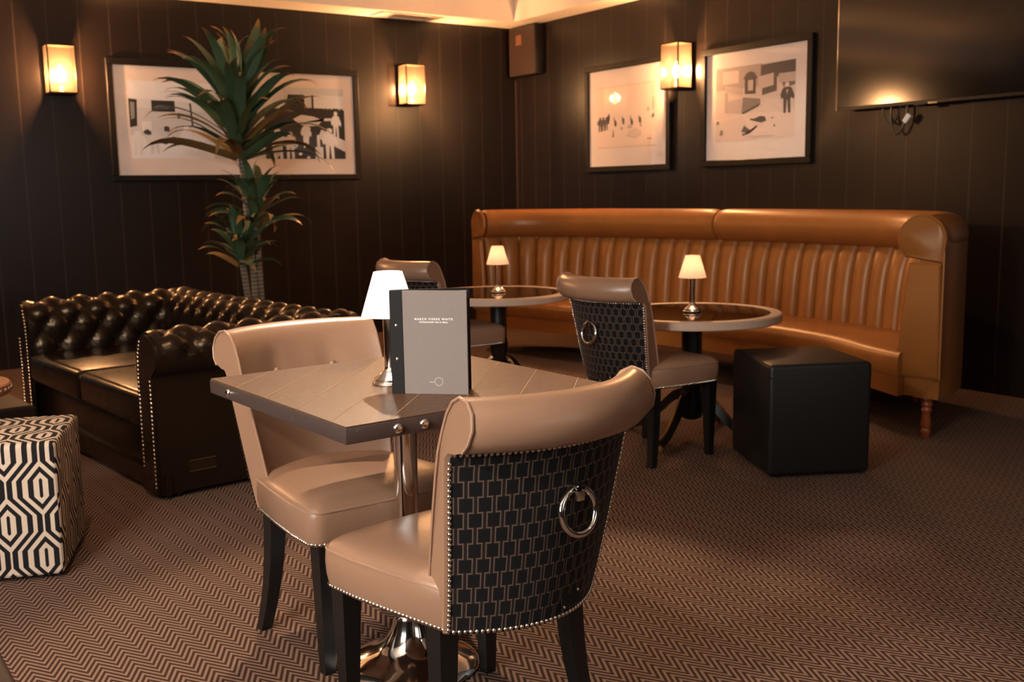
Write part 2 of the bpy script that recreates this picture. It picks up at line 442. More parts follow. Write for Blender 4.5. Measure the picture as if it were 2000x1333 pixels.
downlight(3.2, 3.3, 55, 13, 'added narrow downlight throwing a streak on the carpet before the round table', (2.17, 2.55, 0), .9)  # second added spot for the other carpet streak

def pendant(x, y, z, e, label):
    t = tag(empty('pendant_lamp', (x, y, TZ)), label, 'pendant lamp', 'globe pendants')
    part('ceiling_rose', lathe([(.06, 0), (.06, -.02), (.01, -.03)], 24), 'chrome', t)
    part('cord', tube([(0, 0, -.02), (0, 0, z-TZ+.11)], .004, 6), 'cable', t)
    part('holder', lathe([(.03, z-TZ+.06), (.035, z-TZ+.09), (.012, z-TZ+.12)], 20), 'chrome', t)
    part('bulb', lathe([(.0001, z-TZ-.05)]+[(.05*math.sin(a), z-TZ-.05*math.cos(a)) for a in [PI*k/12 for k in range(1, 10)]]+[(.02, z-TZ+.06)], 20), 'bulb', t)
    light('pendant_glow', 'POINT', (x, y, z), e, (1.0, .87, .74), shadow_soft_size=.062)
pendant(-1.0, 1.25, 2.1, 310, 'globe pendant hanging by the side window')
pendant(2.9, -1.0, 2.1, 10, 'globe pendant hanging by the back window')

# ------------------------------------------------------------------ dining chairs
def chair_proto():
    t = empty('dining_chair')
    sag = .10
    def wz(z): return .210 + (.251-.210)*max(0, min(1, (z-.345)/(.72-.345)))
    def at(u, y, z, k=1.0): return Vector((u*wz(z)*k, y + sag*u*u*k*k, z))
    inner = [(-.165, .36), (-.185, .45), (-.205, .53), (-.225, .60), (-.243, .66), (-.259, .71), (-.274, .75), (-.292, .785), (-.316, .810), (-.345, .822)]
    over = [(-.375, .817), (-.398, .799), (-.408, .772), (-.402, .746), (-.384, .728), (-.360, .721), (-.340, .720)]
    outer = [(-.330, .71), (-.322, .68), (-.308, .60), (-.290, .50), (-.270, .40), (-.257, .345)]
    inner, over, outer = [[(y, .345+(z-.345)*1.045) for y, z in q] for q in (inner, over, outer)]
    prof = inner + over + outer
    KX = [.90]*(len(inner)-3) + [.905, .915, .93] + [.945, .965, .985, 1, 1, 1, 1] + [1]*len(outer)
    NU = 25; n = len(prof); vs = []
    btn = [(-.40, .715), (.40, .715)]
    for i in range(NU):
        u = -1 + 2*i/(NU-1)
        for j, (y, z) in enumerate(prof):
            p = at(u, y, z, KX[j])
            if j < len(inner)-1:
                for bu, bz in btn:
                    d = math.hypot((u-bu)*.25, z-bz); p.y -= .020*math.exp(-(d/.032)**2)
                p.y += .012*(1-u*u)*math.sin(min(1, max(0, (z-.45)/.3))*PI)
            # puffed scroll ends
            if i in (0, NU-1) and j not in range(1, 1): p.x *= .985
            vs.append(p)
    fs = []
    for i in range(NU-1):
        for j in range(n):
            k = (j+1) % n; fs.append((i*n+j, i*n+k, (i+1)*n+k, (i+1)*n+j))
    fs.append(tuple(range(n-1, -1, -1))); fs.append(tuple((NU-1)*n+j for j in range(n)))
    back = obj('backrest', vs, fs, 'tan', t, angle=50)
    for s in (-1, 1):
        part('piping', tube([at(s*.985, y, z, KX[j]) + Vector((s*.002, .001, 0)) for j, (y, z) in enumerate(inner+over[:-2])], .0032, 6), 'tan_pipe', back)
    for bu, bz in btn:
        y = -.2520; p = at(bu, y, bz, .90) + Vector((0, .001, 0))
        d = dome(.011, .007, 12); o = part('button', d, 'tan', back); o.location = p; o.rotation_euler = (-PI/2, 0, 0)
    # patterned outer back
    oc = [(-.341, .7368)] + outer
    L = [0]
    for a, b in zip(oc, oc[1:]): L.append(L[-1] + math.hypot(a[0]-b[0], a[1]-b[1]))
    vs = []; uvs = []; NU2 = 31
    for i in range(NU2):
        u = -.965 + 1.93*i/(NU2-1)
        for (y, z), l in zip(oc, L):
            p = at(u, y - .0035, z); vs.append(p); uvs.append((u*.251, -l))
    m = len(oc)
    fs = [(i*m+j, i*m+j+1, (i+1)*m+j+1, (i+1)*m+j) for i in range(NU2-1) for j in range(m-1)]
    pan = obj('back_panel', vs, fs, 'velvet', t, uv=uvs)
    # nail trims on the back
    def yo(z):
        for (y0, z0), (y1, z1) in zip(oc, oc[1:]):
            if z1 <= z <= z0: return y0 + (y1-y0)*(z-z0)/(z1-z0)
        return oc[0][0] if z > oc[0][1] else oc[-1][0]
    N = []
    for s in (-1, 1):
        ln = resample([at(s*.965, yo(z)-.004, z) for z in [.715-.0126*k for k in range(30)]], .0115)
        N += [(p, (s*.35, -1, 0)) for p in ln]
    top = resample([at(-.955+1.91*k/40, oc[0][0]-.002, .7335) for k in range(41)], .0115)
    N += [(p, (0, -.85, -.4)) for p in top]
    bot = resample([at(-.965+1.93*k/40, oc[-1][0]-.004, .350) for k in range(41)], .0115)
    N += [(p, (0, -1, -.1)) for p in bot]
    stuff(nails(N, .0052, .0042).build('nail_trim', 'nickel', pan))
    # chrome ring pull
    rz = .63; ry = yo(rz) - .004
    rg = obj('ring_pull', *tube([(.046*math.cos(a), -.016, -.046*math.sin(a)) for a in [2*PI*k/40 for k in range(40)]], .0068, 12, True), 'chrome', t)
    rg.location = (0, ry-.002, rz-.039); rg.rotation_euler = (math.radians(-8), 0, 0)
    mb = MB(); mb.add(*box(-.017, .017, -.004, .002, .002, .030, .001)); mb.add(*box(-.010, .010, -.032, 0, .004, .018, .002)); mb.add(*box(-.010, .010, -.032, -.020, -.014, .016, .002))
    bk = mb.build('ring_mount', 'chrome', rg); bk.location = (0, .002, .039); bk.rotation_euler = (math.radians(8), 0, 0)
    # small maker plate
    zc = .385
    pl = part('maker_plate', box(-.030, .030, -.002, .001, -.016, .016, .001, 1), 'black_wood', pan); pl.location = (-.0, yo(zc)-.006, zc); pl.rotation_euler = (math.radians(-11), 0, 0)
    pl.location = at(.17, yo(zc)-.006, zc); pl.rotation_euler = (math.radians(-11), 0, math.radians(9))
    stuff(nails([((-.026, -.003, -.011), (0, -1, 0)), ((.026, -.003, .011), (0, -1, 0))], .0036).build('plate_nail', 'nickel', pan)).matrix_parent_inverse.identity()
    for ch in pan.children:
        if ch.name.startswith('plate_nail'): ch.location = pl.location; ch.rotation_euler = pl.rotation_euler
    # seat
    out = []
    def arc(cx, cy, r, a0, a1, k=6):
        return [(cx+r*math.cos(math.radians(a0+(a1-a0)*i/k)), cy+r*math.sin(math.radians(a0+(a1-a0)*i/k))) for i in range(k+1)]
    out += [(.205, -.155), (.228, .0), (.242, .12)]
    out += arc(.205, .205, .040, 0, 90)
    out += [(.10, .254), (0, .258), (-.10, .254)]
    out += arc(-.205, .205, .040, 90, 180)
    out += [(-.242, .12), (-.228, 0), (-.205, -.155)]
    out += [(-.205+.41*k/8, -.155 - .085*(1-((k-4)/4)**2)) for k in range(1, 8)]
    lay = [(.345, .985), (.352, .995), (.375, 1.012), (.405, 1.018), (.428, 1.012), (.436, 1.0), (.446, .97), (.456, .90), (.463, .78), (.468, .5)]
    vs = []; K = len(out)
    for z, s in lay: vs += [(x*s, .03+(y-.03)*s, z) for x, y in out]
    fs = [tuple(reversed(range(K)))]
    for i in range(len(lay)-1):
        for k in range(K): fs.append((i*K+k, i*K+(k+1) % K, (i+1)*K+(k+1) % K, (i+1)*K+k))
    vs.append((0, .03, .470)); c = len(vs)-1; b = (len(lay)-1)*K
    fs += [(b+k, b+(k+1) % K, c) for k in range(K)]
    seat = obj('seat', vs, fs, 'tan', t)
    pp = [Vector((x*1.006, .03+(y-.03)*1.006, .434)) for x, y in out[:K-7]]
    part('piping', tube(pp, .0032, 6), 'tan_pipe', seat)
    nl = resample([Vector((x*.995, .03+(y-.03)*.995, .351)) for x, y in out[:K-7]], .0115)
    N = []
    for i, p in enumerate(nl):
        a = nl[max(0, i-1)]; b_ = nl[min(len(nl)-1, i+1)]; d = b_-a; N.append((p, (d.y, -d.x, -.01)))
    stuff(nails(N, .0052, .0042).build('nail_trim', 'nickel', seat))
    # legs
    for s in (-1, 1):
        mb = MB(); x, y = s*.203, .212; v = []
        for z, h, dx in ((.347, .024, 0), (.30, .0235, 0), (0, .0145, s*.002)):
            v += [(x+dx-h, y-h, z), (x+dx+h, y-h, z), (x+dx+h, y+h, z), (x+dx-h, y+h, z)]
        f = [(i*4+k, i*4+(k+1) % 4, i*4+4+(k+1) % 4, i*4+4+k) for i in range(2) for k in range(4)] + [(0, 3, 2, 1), (8, 9, 10, 11)]
        f = [tuple(reversed(q)) for q in f]
        obj('leg', v, f, 'black_wood', t, smooth=False)
        v = []; st = [(.347, 0, .023), (.28, -.001, .0225), (.21, -.005, .021), (.14, -.012, .019), (.07, -.023, .0175), (0, -.038, .016)]
        x, y = s*.178, -.115
        for z, dy, h in st:
            dx = s*.030*((.347-z)/.347)**1.8
            v += [(x+dx-h, y+dy-h, z), (x+dx+h, y+dy-h, z), (x+dx+h, y+dy+h, z), (x+dx-h, y+dy+h, z)]
        f = [(i*4+k, i*4+4+k, i*4+4+(k+1) % 4, i*4+(k+1) % 4) for i in range(len(st)-1) for k in range(4)] + [(0, 1, 2, 3), tuple(reversed(range(len(v)-4, len(v))))]
        obj('leg', v, f, 'black_wood', t, smooth=False)
    return t
CH = chair_proto()
def put_chair(first, x, y, deg, label):
    o = CH if first else copy_tree(CH)
    o.location = (x, y, 0); o.rotation_euler = (0, 0, math.radians(deg))
    return tag(o, label, 'chair', 'taupe leather dining chairs with ring pulls')
put_chair(True, 1.180, 1.893, 6.5, 'nearest taupe leather dining chair, its black patterned back and chrome ring turned to the viewer')
put_chair(False, 1.213, 2.588, 184, 'taupe leather dining chair facing the viewer behind the square table, beside the chesterfield')
put_chair(False, 3.155, 3.55, -88, 'taupe dining chair with ring pull between the square table and the black cube pouf')
put_chair(False, 3.06, 5.14, -84, 'farthest taupe dining chair, half hidden behind the standing menu')

# ------------------------------------------------------------------ square table
def square_table():
    t = tag(empty('square_table', (1.222, 2.277, 0), math.radians(2.5)), 'square leather-topped table with chrome pedestal and studded edge, in the foreground', 'table')
    h = .37; hx_ = .358; zt = .75
    top = part('table_top', box(-hx_, hx_, -h, h, zt-.038, zt-.003, .004, 2), 'table_edge', t)
    # diagonal leather strips sewn side by side
    def clip(poly, nx, ny, c):
        o = []
        for i in range(len(poly)):
            a, b = poly[i], poly[(i+1) % len(poly)]
            da = a[0]*nx+a[1]*ny-c; db = b[0]*nx+b[1]*ny-c
            if da <= 0: o.append(a)
            if (da < 0) != (db < 0) and abs(da-db) > 1e-9:
                k = da/(da-db); o.append((a[0]+(b[0]-a[0])*k, a[1]+(b[1]-a[1])*k))
        return o
    q = h-.003; s2 = math.sqrt(.5); wd = .118
    nx, ny = -s2, s2
    for k in range(-5, 5):
        c0, c1 = (k+.35)*wd, (k+1.35)*wd
        qx = hx_-.003; p = [(-qx, -q), (qx, -q), (qx, q), (-qx, q)]
        p = clip(p, nx, ny, c1-.0002); p = clip(p, -nx, -ny, -(c0+.0002))
        if len(p) < 3: continue
        n = len(p)
        vs = [(x, y, zt-.004) for x, y in p] + [(x, y, zt) for x, y in p]
        fs = [tuple(range(n, 2*n))] + [(i, (i+1) % n, n+(i+1) % n, n+i) for i in range(n)]
        obj('leather_strip', vs, fs, 'table_leather', top, smooth=False)
        # stitching along the upper side of the seam
        e = [(x, y) for x, y in p if abs(x*nx+y*ny-(c1-.0002)) < 1e-4]
        if len(e) == 2:
            (ax, ay), (bx, by) = e; d = Vector((bx-ax, by-ay, 0)); L = d.length; d.normalize(); mb = MB()
            m = int(L/.0075)
            for i in range(m):
                a = Vector((ax, ay, zt)) + d*(i*.0075+.0005) - Vector((nx, ny, 0))*.003
                b = a + d*.0065
                pr = Vector((nx, ny, 0))*.0011
                mb.add([a-pr, b-pr, b+pr, a+pr, a-pr+Vector((0, 0, .0006)), b-pr+Vector((0, 0, .0006)), b+pr+Vector((0, 0, .0006)), a+pr+Vector((0, 0, .0006))], [(4, 5, 6, 7), (0, 1, 5, 4), (1, 2, 6, 5), (2, 3, 7, 6), (3, 0, 4, 7)])
            stuff(mb.build('stitching', 'stitch', top, smooth=False))
    sd = dome(.0115, .008, 14, 4)
    def stud(p, rot):
        o = part('stud', sd, 'chrome', top); o.location = p; o.rotation_euler = rot
    z = zt-.0205
    for x in (-.235, -.17, -.105, -.04, .025, .09, .145, .205, .27): stud((x, -h, z), (PI/2, 0, 0))
    stud((-hx_, .245, z), (0, -PI/2, 0))
    for x in (-.25, -.1, .1, .25): stud((x, h, z), (-PI/2, 0, 0))
    part('column', lathe([(.030, .05), (.030, zt-.05), (.055, zt-.045), (.055, zt-.038)], 40), 'chrome', t)
    pr = [(.172, 0), (.176, .004), (.174, .009), (.166, .016), (.148, .025), (.12, .037), (.09, .05), (.068, .07), (.052, .098), (.044, .125), (.042, .132), (.044, .136), (.042, .141), (.035, .146), (.035, .185), (.030, .19)]
    part('base', lathe(pr, 64), 'chrome', t)
square_table()

# ------------------------------------------------------------------ table lamps
def lamp(x, y, z, s, lit, label):
    t = tag(empty('table_lamp', (x, y, z)), label, 'table lamp', 'chrome table lamps')
    base = [(.046, 0), (.047, .004), (.045, .008), (.041, .010), (.042, .015), (.038, .018), (.031, .023), (.023, .030), (.0155, .040), (.0145, .045)]
    part('base', lathe([(r*s, q*s) for r, q in base], 40), 'chrome', t)
    part('stem', lathe([(r*s, q*s) for r, q in [(.0150, .043), (.0150, .055), (.0155, .12), (.0170, .170), (.018, .176), (.0165, .182), (.006, .184), (.006, .20)]], 28), 'chrome', t)
    H0, H1, R0, R1 = .166*s, .272*s, .067*s, .0345*s
    th = .002
    prof = [(R0, H0), (R1, H1), (R1-.006, H1+.001), (R1-.006-th, H1-.002), (R1-th, H1-.004), (R0-th, H0)]
    sh = part('lamp_shade', lathe(prof+[prof[0]], 48, False), 'shade_white' if not lit else 'shade_peach', t)
    part('bulb', lathe([(r*s, q*s) for r, q in [(.0001, .198), (.008, .20), (.013, .214), (.012, .226), (.005, .238), (.0001, .242)]], 16), 'candle' if lit else 'shade_white', t)
    l = light('lamp_glow', 'POINT', (x, y, z+.222*s), 1.7 if lit else .4, (1, .72, .45) if lit else (1, .86, .74), shadow_soft_size=.018)
lamp(1.182, 2.262, .75, 1.02, False, 'white-shaded chrome table lamp beside the menu on the square table')
TZR = .62
lamp(3.552, 3.651, TZR, 1.0, True, 'lit chrome lamp with peach shade on the round table near the black pouf')
lamp(3.403, 5.122, TZR, 1.0, True, 'lit chrome lamp with peach shade on the farther round table, left end of banquette')

# ------------------------------------------------------------------ menu
def menu():
    t = tag(empty('menu', (1.128, 2.152, .75), math.radians(-45)), 'grey linen menu with black spine standing upright on the square table', 'menu')
    w, h, d = .183, .243, .004
    fc = part('front_cover', box(.030, w, -d, 0, .0, h, .0008, 1), 'linen', t)
    sp = part('spine', box(0, .030, -d-.0004, .0, 0, h, .0008, 1), 'spine', t)
    for z in (.082, .161):
        o = part('screw', dome(.0043, .0022, 12), 'screw', sp); o.location = (.0135, -d-.0004, z); o.rotation_euler = (PI/2, 0, 0)
    bc = part('back_cover', box(0, w, 0, d, 0, h, .0008, 1), 'spine', t); bc.location = (.001, .010, 0); bc.rotation_euler = (0, 0, math.radians(20))
    pg = part('pages', box(.004, w-.006, 0, .0025, .003, h-.003), 'paper', t, False); pg.location = (.001, .003, 0); pg.rotation_euler = (0, 0, math.radians(9))
    part('spine_edge', box(-.001, .0015, -d, .014, 0, h), 'spine', t, False)
    dg = bpy.context.evaluated_depsgraph_get
    def text(s, size, x, z, sx):
        c = bpy.data.curves.new('lettering', 'FONT'); c.body = s; c.size = size; c.align_x = 'CENTER'; c.space_character = sx; c.offset = .0002
        o = bpy.data.objects.new('tmp', c); COL.objects.link(o)
        me = bpy.data.meshes.new_from_object(o.evaluated_get(dg())); bpy.data.objects.remove(o)
        me.materials.clear(); me.materials.append(MT['ink_white'])
        q = bpy.data.objects.new('cover_lettering', me); COL.objects.link(q); q.parent = fc
        q.location = (x, -d-.0004, z); q.rotation_euler = (PI/2, 0, 0)
    text('MARCO PIERRE WHITE', .0066, .104, .1745, 1.42)
    text('STEAKHOUSE BAR & GRILL', .0046, .104, .1680, 1.28)
    mb = MB()
    mb.add(*tube([(.0095*math.cos(a)*(1+.05*math.sin(3*a)), 0, .0095*math.sin(a)) for a in [2*PI*k/36 for k in range(36)]], .00042, 5, True))
    mb.add(*tube([(-.0095-.0125*k/14, 0, -.001+.0014*math.sin(k*1.9)*(k/14)) for k in range(15)], .00042, 5))
    lg = mb.build('cover_emblem', 'ink_white', fc); lg.location = (.113, -d-.0004, .030)
menu()

# ------------------------------------------------------------------ round tables
def round_table(x, y, rot, label):
    t = tag(empty('round_table', (x, y, 0), rot), label, 'table', 'round lounge tables')
    R = .425; z = TZR
    part('rim', lathe([(R-.055, z-.038), (R-.004, z-.040), (R, z-.036), (R, z-.006), (R-.006, z), (R-.055, z), (R-.055, z-.038)], 96, False), 'rim', t, angle=30)
    part('glass_top', lathe([(R-.0551, z-.03), (R-.0551, z-.0015), (.0001, z-.0015)], 72, False), 'glass_top', t, angle=30)
    part('column', lathe([(.12, z-.038), (.12, z-.055), (.05, z-.07), (.048, .36), (.055, .30), (.048, .25), (.055, .2), (.062, .14), (.05, .10), (.03, .09)], 32), 'black_wood', t)
    for k in range(4):
        a = PI/4 + k*PI/2
        pts = catmull([(.03, .22), (.10, .19), (.18, .115), (.26, .05), (.34, .026), (.385, .035)], 4)
        vs = []
        for p in pts:
            i = p[0]; hw = .028 - .022*(p[0]-.03)/.36; hh = .030-.010*(p[0]/.38)
            vs += [(i, -hw, p[1]-hh*.8), (i, hw, p[1]-hh*.8), (i, hw*.7, p[1]+hh), (i, -hw*.7, p[1]+hh)]
        n = len(pts)
        fs = [(i*4+j, i*4+(j+1) % 4, i*4+4+(j+1) % 4, i*4+4+j) for i in range(n-1) for j in range(4)] + [(3, 2, 1, 0), tuple(range(n*4-4, n*4))]
        lg = obj('leg', vs, fs, 'black_wood', t, angle=40); lg.rotation_euler = (0, 0, a)
        tr = [(p[0], -.004 - .0, p[1]+.032-.010*(p[0]/.38)) for p in pts[4:18]]
        part('gilt_inlay', tube(tr, .006, 6), 'dusty', lg)
        part('foot', lathe([(.022, 0), (.026, .012), (.016, .028), (.0001, .03)], 14), 'dusty', lg).location = (.35, 0, 0)
round_table(3.552, 3.651, -.436, 'round table with pale wooden rim behind the black cube pouf')
round_table(3.403, 5.122, -.68, 'farther round table with pale wooden rim at the left end of the banquette')

# ------------------------------------------------------------------ chesterfield sofa
def sofa():
    t = tag(empty('chesterfield_sofa', (1.13, 4.10, 0), math.radians(6)), 'dark brown tufted leather chesterfield sofa below the wide picture', 'sofa')
    Lg, Dp = 1.93, .95     # length along +y, depth along +x; front faces -x
    R = .098; zc = .585
    def profile(k=44):
        # inner face going up, over the roll and down the outer face.  n: outward, z: height
        pts = [(-.115, .36), (-.112, .42), (-.108, .50)]
        for i in range(13):
            a = PI - (PI*1.18)*i/12
            pts.append((.0 + .107*math.cos(a), zc + R*math.sin(a)))
        pts += [(.055, .50), (.052, .40), (.052, .022)]
        return [(p.x, p.y) for p in [Vector((x, y)) for x, y in pts]]
    pr = profile()
    # arc length parametrisation
    S = [0]
    for a, b in zip(pr, pr[1:]): S.append(S[-1]+math.hypot(b[0]-a[0], b[1]-a[1]))
    def at(s):
        for i in range(len(S)-1):
            if s <= S[i+1] or i == len(S)-2:
                k = (s-S[i])/(S[i+1]-S[i]); a, b = pr[i], pr[i+1]
                # smooth normal
                def nrm(j):
                    j0, j1 = max(j-1, 0), min(j+1, len(pr)-1); d = (pr[j1][0]-pr[j0][0], pr[j1][1]-pr[j0][1]); L = math.hypot(*d); return (-d[1]/L, d[0]/L)
                n0, n1 = nrm(i), nrm(i+1)
                return (a[0]+(b[0]-a[0])*k, a[1]+(b[1]-a[1])*k), (n0[0]+(n1[0]-n0[0])*k, n0[1]+(n1[1]-n0[1])*k)
    roll_end = S[13]     # where the tufting fades
    def section(length, ds, dt, t_off, fr, mat='sofa', amp=.042, mir=1, s_off=0):
        """frame fr(l, n, z) -> point"""
        nl = int(length/.016)+1; ns = 72; tot = S[-1]
        vs = []
        T = [tot*(j/(ns-1))**1.0 for j in range(ns)]
        for i in range(nl):
            l = length*i/(nl-1)
            for s in T:
                (n, z), (nx, nz) = at(s)
                a = (l-s_off)/ds/2 + (s-t_off)/dt/2; b = (l-s_off)/ds/2 - (s-t_off)/dt/2
                fade = max(0, min(1, (roll_end+.03-s)/.05))*max(0, min(1, (s-.005)/.03))*max(0, min(1, l/.05, (length-l)/.05))
                w = abs(math.sin(PI*a)*math.sin(PI*b))**.38
                h = (w-.55)*amp*fade
                vs.append(fr(l, n - nx*h*(-1), z + nz*h))
        fs = [(i*ns+j, (i+1)*ns+j, (i+1)*ns+j+1, i*ns+j+1) for i in range(nl-1) for j in range(ns-1)]
        if mir < 0: fs = [tuple(reversed(f)) for f in fs]
        # closed ends
        fs += [tuple(range(ns)), tuple((nl-1)*ns+j for j in reversed(range(ns)))]
        btn = []
        k = -40
        for ia in range(-60, 60):
            for ib in range(-60, 60):
                l = (ia+ib)*ds + s_off; s = (ia-ib)*dt + t_off
                if .03 < l < length-.03 and .02 < s < roll_end+.005:
                    (n, z), (nx, nz) = at(s); h = -.50*amp
                    btn.append((fr(l, n+nx*h, z+nz*h), fr(l, n+nx*(h+1), z+nz*(h+1))))
        return vs, fs, btn
    bd = dome(.012, .007, 10)
    def make(name, *a, **k):
        vs, fs, btn = section(*a, **k)
        o = obj(name, vs, fs, 'sofa', t, angle=70)
        for p, q in btn:
            b = part('button', bd, 'sofa', o); d = (Vector(q)-Vector(p)).normalized()
            b.location = p; b.rotation_euler = Vector((0, 0, 1)).rotation_difference(d).to_euler()
        return o
    # near arm: runs along x at y = .12, outward = -y
    na = make('armrest', Dp-.0, .074, .100, S[8]+.01, lambda l, n, z: Vector((l, .115-n, z)), s_off=.075)
    fa = make('armrest', Dp-.0, .074, .100, S[8]+.01, lambda l, n, z: Vector((l, Lg-.115+n, z)), mir=-1, s_off=.075)
    bk = make('backrest', Lg-.10, .070, .100, S[8]+.01, lambda l, n, z: Vector((Dp-.115+n, .05+l, z)), mir=1, s_off=.06)
    # front rail, seat cushions
    part('front_rail', box(.03, .20, .17, Lg-.17, .07, .27, .02), 'sofa', t)
    part('seat_base', box(.12, Dp-.10, .17, Lg-.17, .07, .27), 'sofa', t)
    cl = (Lg-.34)/2
    for k in range(2):
        y0 = .17+cl*k
        def cu(u, v, y0=y0):
            return None
        bm = bmesh.new(); bmesh.ops.create_grid(bm, x_segments=1, y_segments=1, size=.5); bm.free()
        vv, ff = box(-.01, Dp-.21, y0+.004, y0+cl-.004, .27, .42, .035, 5)
        vv2 = []
        for p in vv:
            q = Vector(p); ux = (q.x-.35)/.36; uy = (q.y-y0-cl/2)/(cl/2)
            if q.z > .39: q.z += .018*max(0, 1-ux*ux)*max(0, 1-uy*uy)
            vv2.append(q)
        c = part('seat_cushion', (vv2, ff), 'sofa', t, angle=60)
        part('piping', tube([(-.005, y0+.03, .405), (-.005, y0+cl-.03, .405)], .004, 6), 'sofa', c)
    # scroll fronts with antique nails
    for yc, s in ((.115, -1), (Lg-.115, 1)):
        prf = [(-.10, .02), (-.10, .50)] + [(.10*math.cos(a), zc-.004+.09*math.sin(a)) for a in [PI*.96 - PI*1.1*i/16 for i in range(17)]] + [(.040, .50), (.040, .02)]
        vs = [(-.012, yc+s*n, z) for n, z in prf] + [(.01, yc+s*n, z) for n, z in prf]; n = len(prf)
        fs = [tuple(range(n)), tuple(reversed(range(n, 2*n)))] + [(i, (i+1) % n, n+(i+1) % n, n+i) for i in range(n)]
        if s > 0: fs = [tuple(reversed(f)) for f in fs]
        sf = obj('scroll_front', vs, fs, 'sofa', t, smooth=False)
        ln = resample([(-.0125, yc+s*a, z) for a, z in [(-.085, .12), (-.087, .48), (-.08, .585), (-.055, .64)]], .0175)
        ln2 = resample([(-.0125, yc+s*a, z) for a, z in [(.030, .05), (.032, .50)]], .0175)
        stuff(nails([(p, (-1, 0, 0)) for p in ln+ln2], .0062, .004).build('nail_trim', 'antique', sf))
    # corner piping beside the near nails, brass plate on the outer side
    pl = part('brand_plate', box(.10, .215, -.003, .003, .10, .145, .002, 1), 'bronze', na); pl.location = (.02, .115-.053, 0)
    part('plate_rim', tube([(.10, -.004, .10), (.215, -.004, .10), (.215, -.004, .145), (.10, -.004, .145)], .002, 5, True), 'antique', na).location = (.02, .115-.053, 0)
    part('base_front', box(.012, .04, .05, Lg-.05, .02, .10), 'sofa', t)
    for x in (.08, Dp-.08):
        for y in (.10, Lg-.10): part('foot', lathe([(.022, 0), (.03, .02), (.034, .06), (.034, .075)], 16), 'black_wood', t).location = (x, y, 0)
sofa()

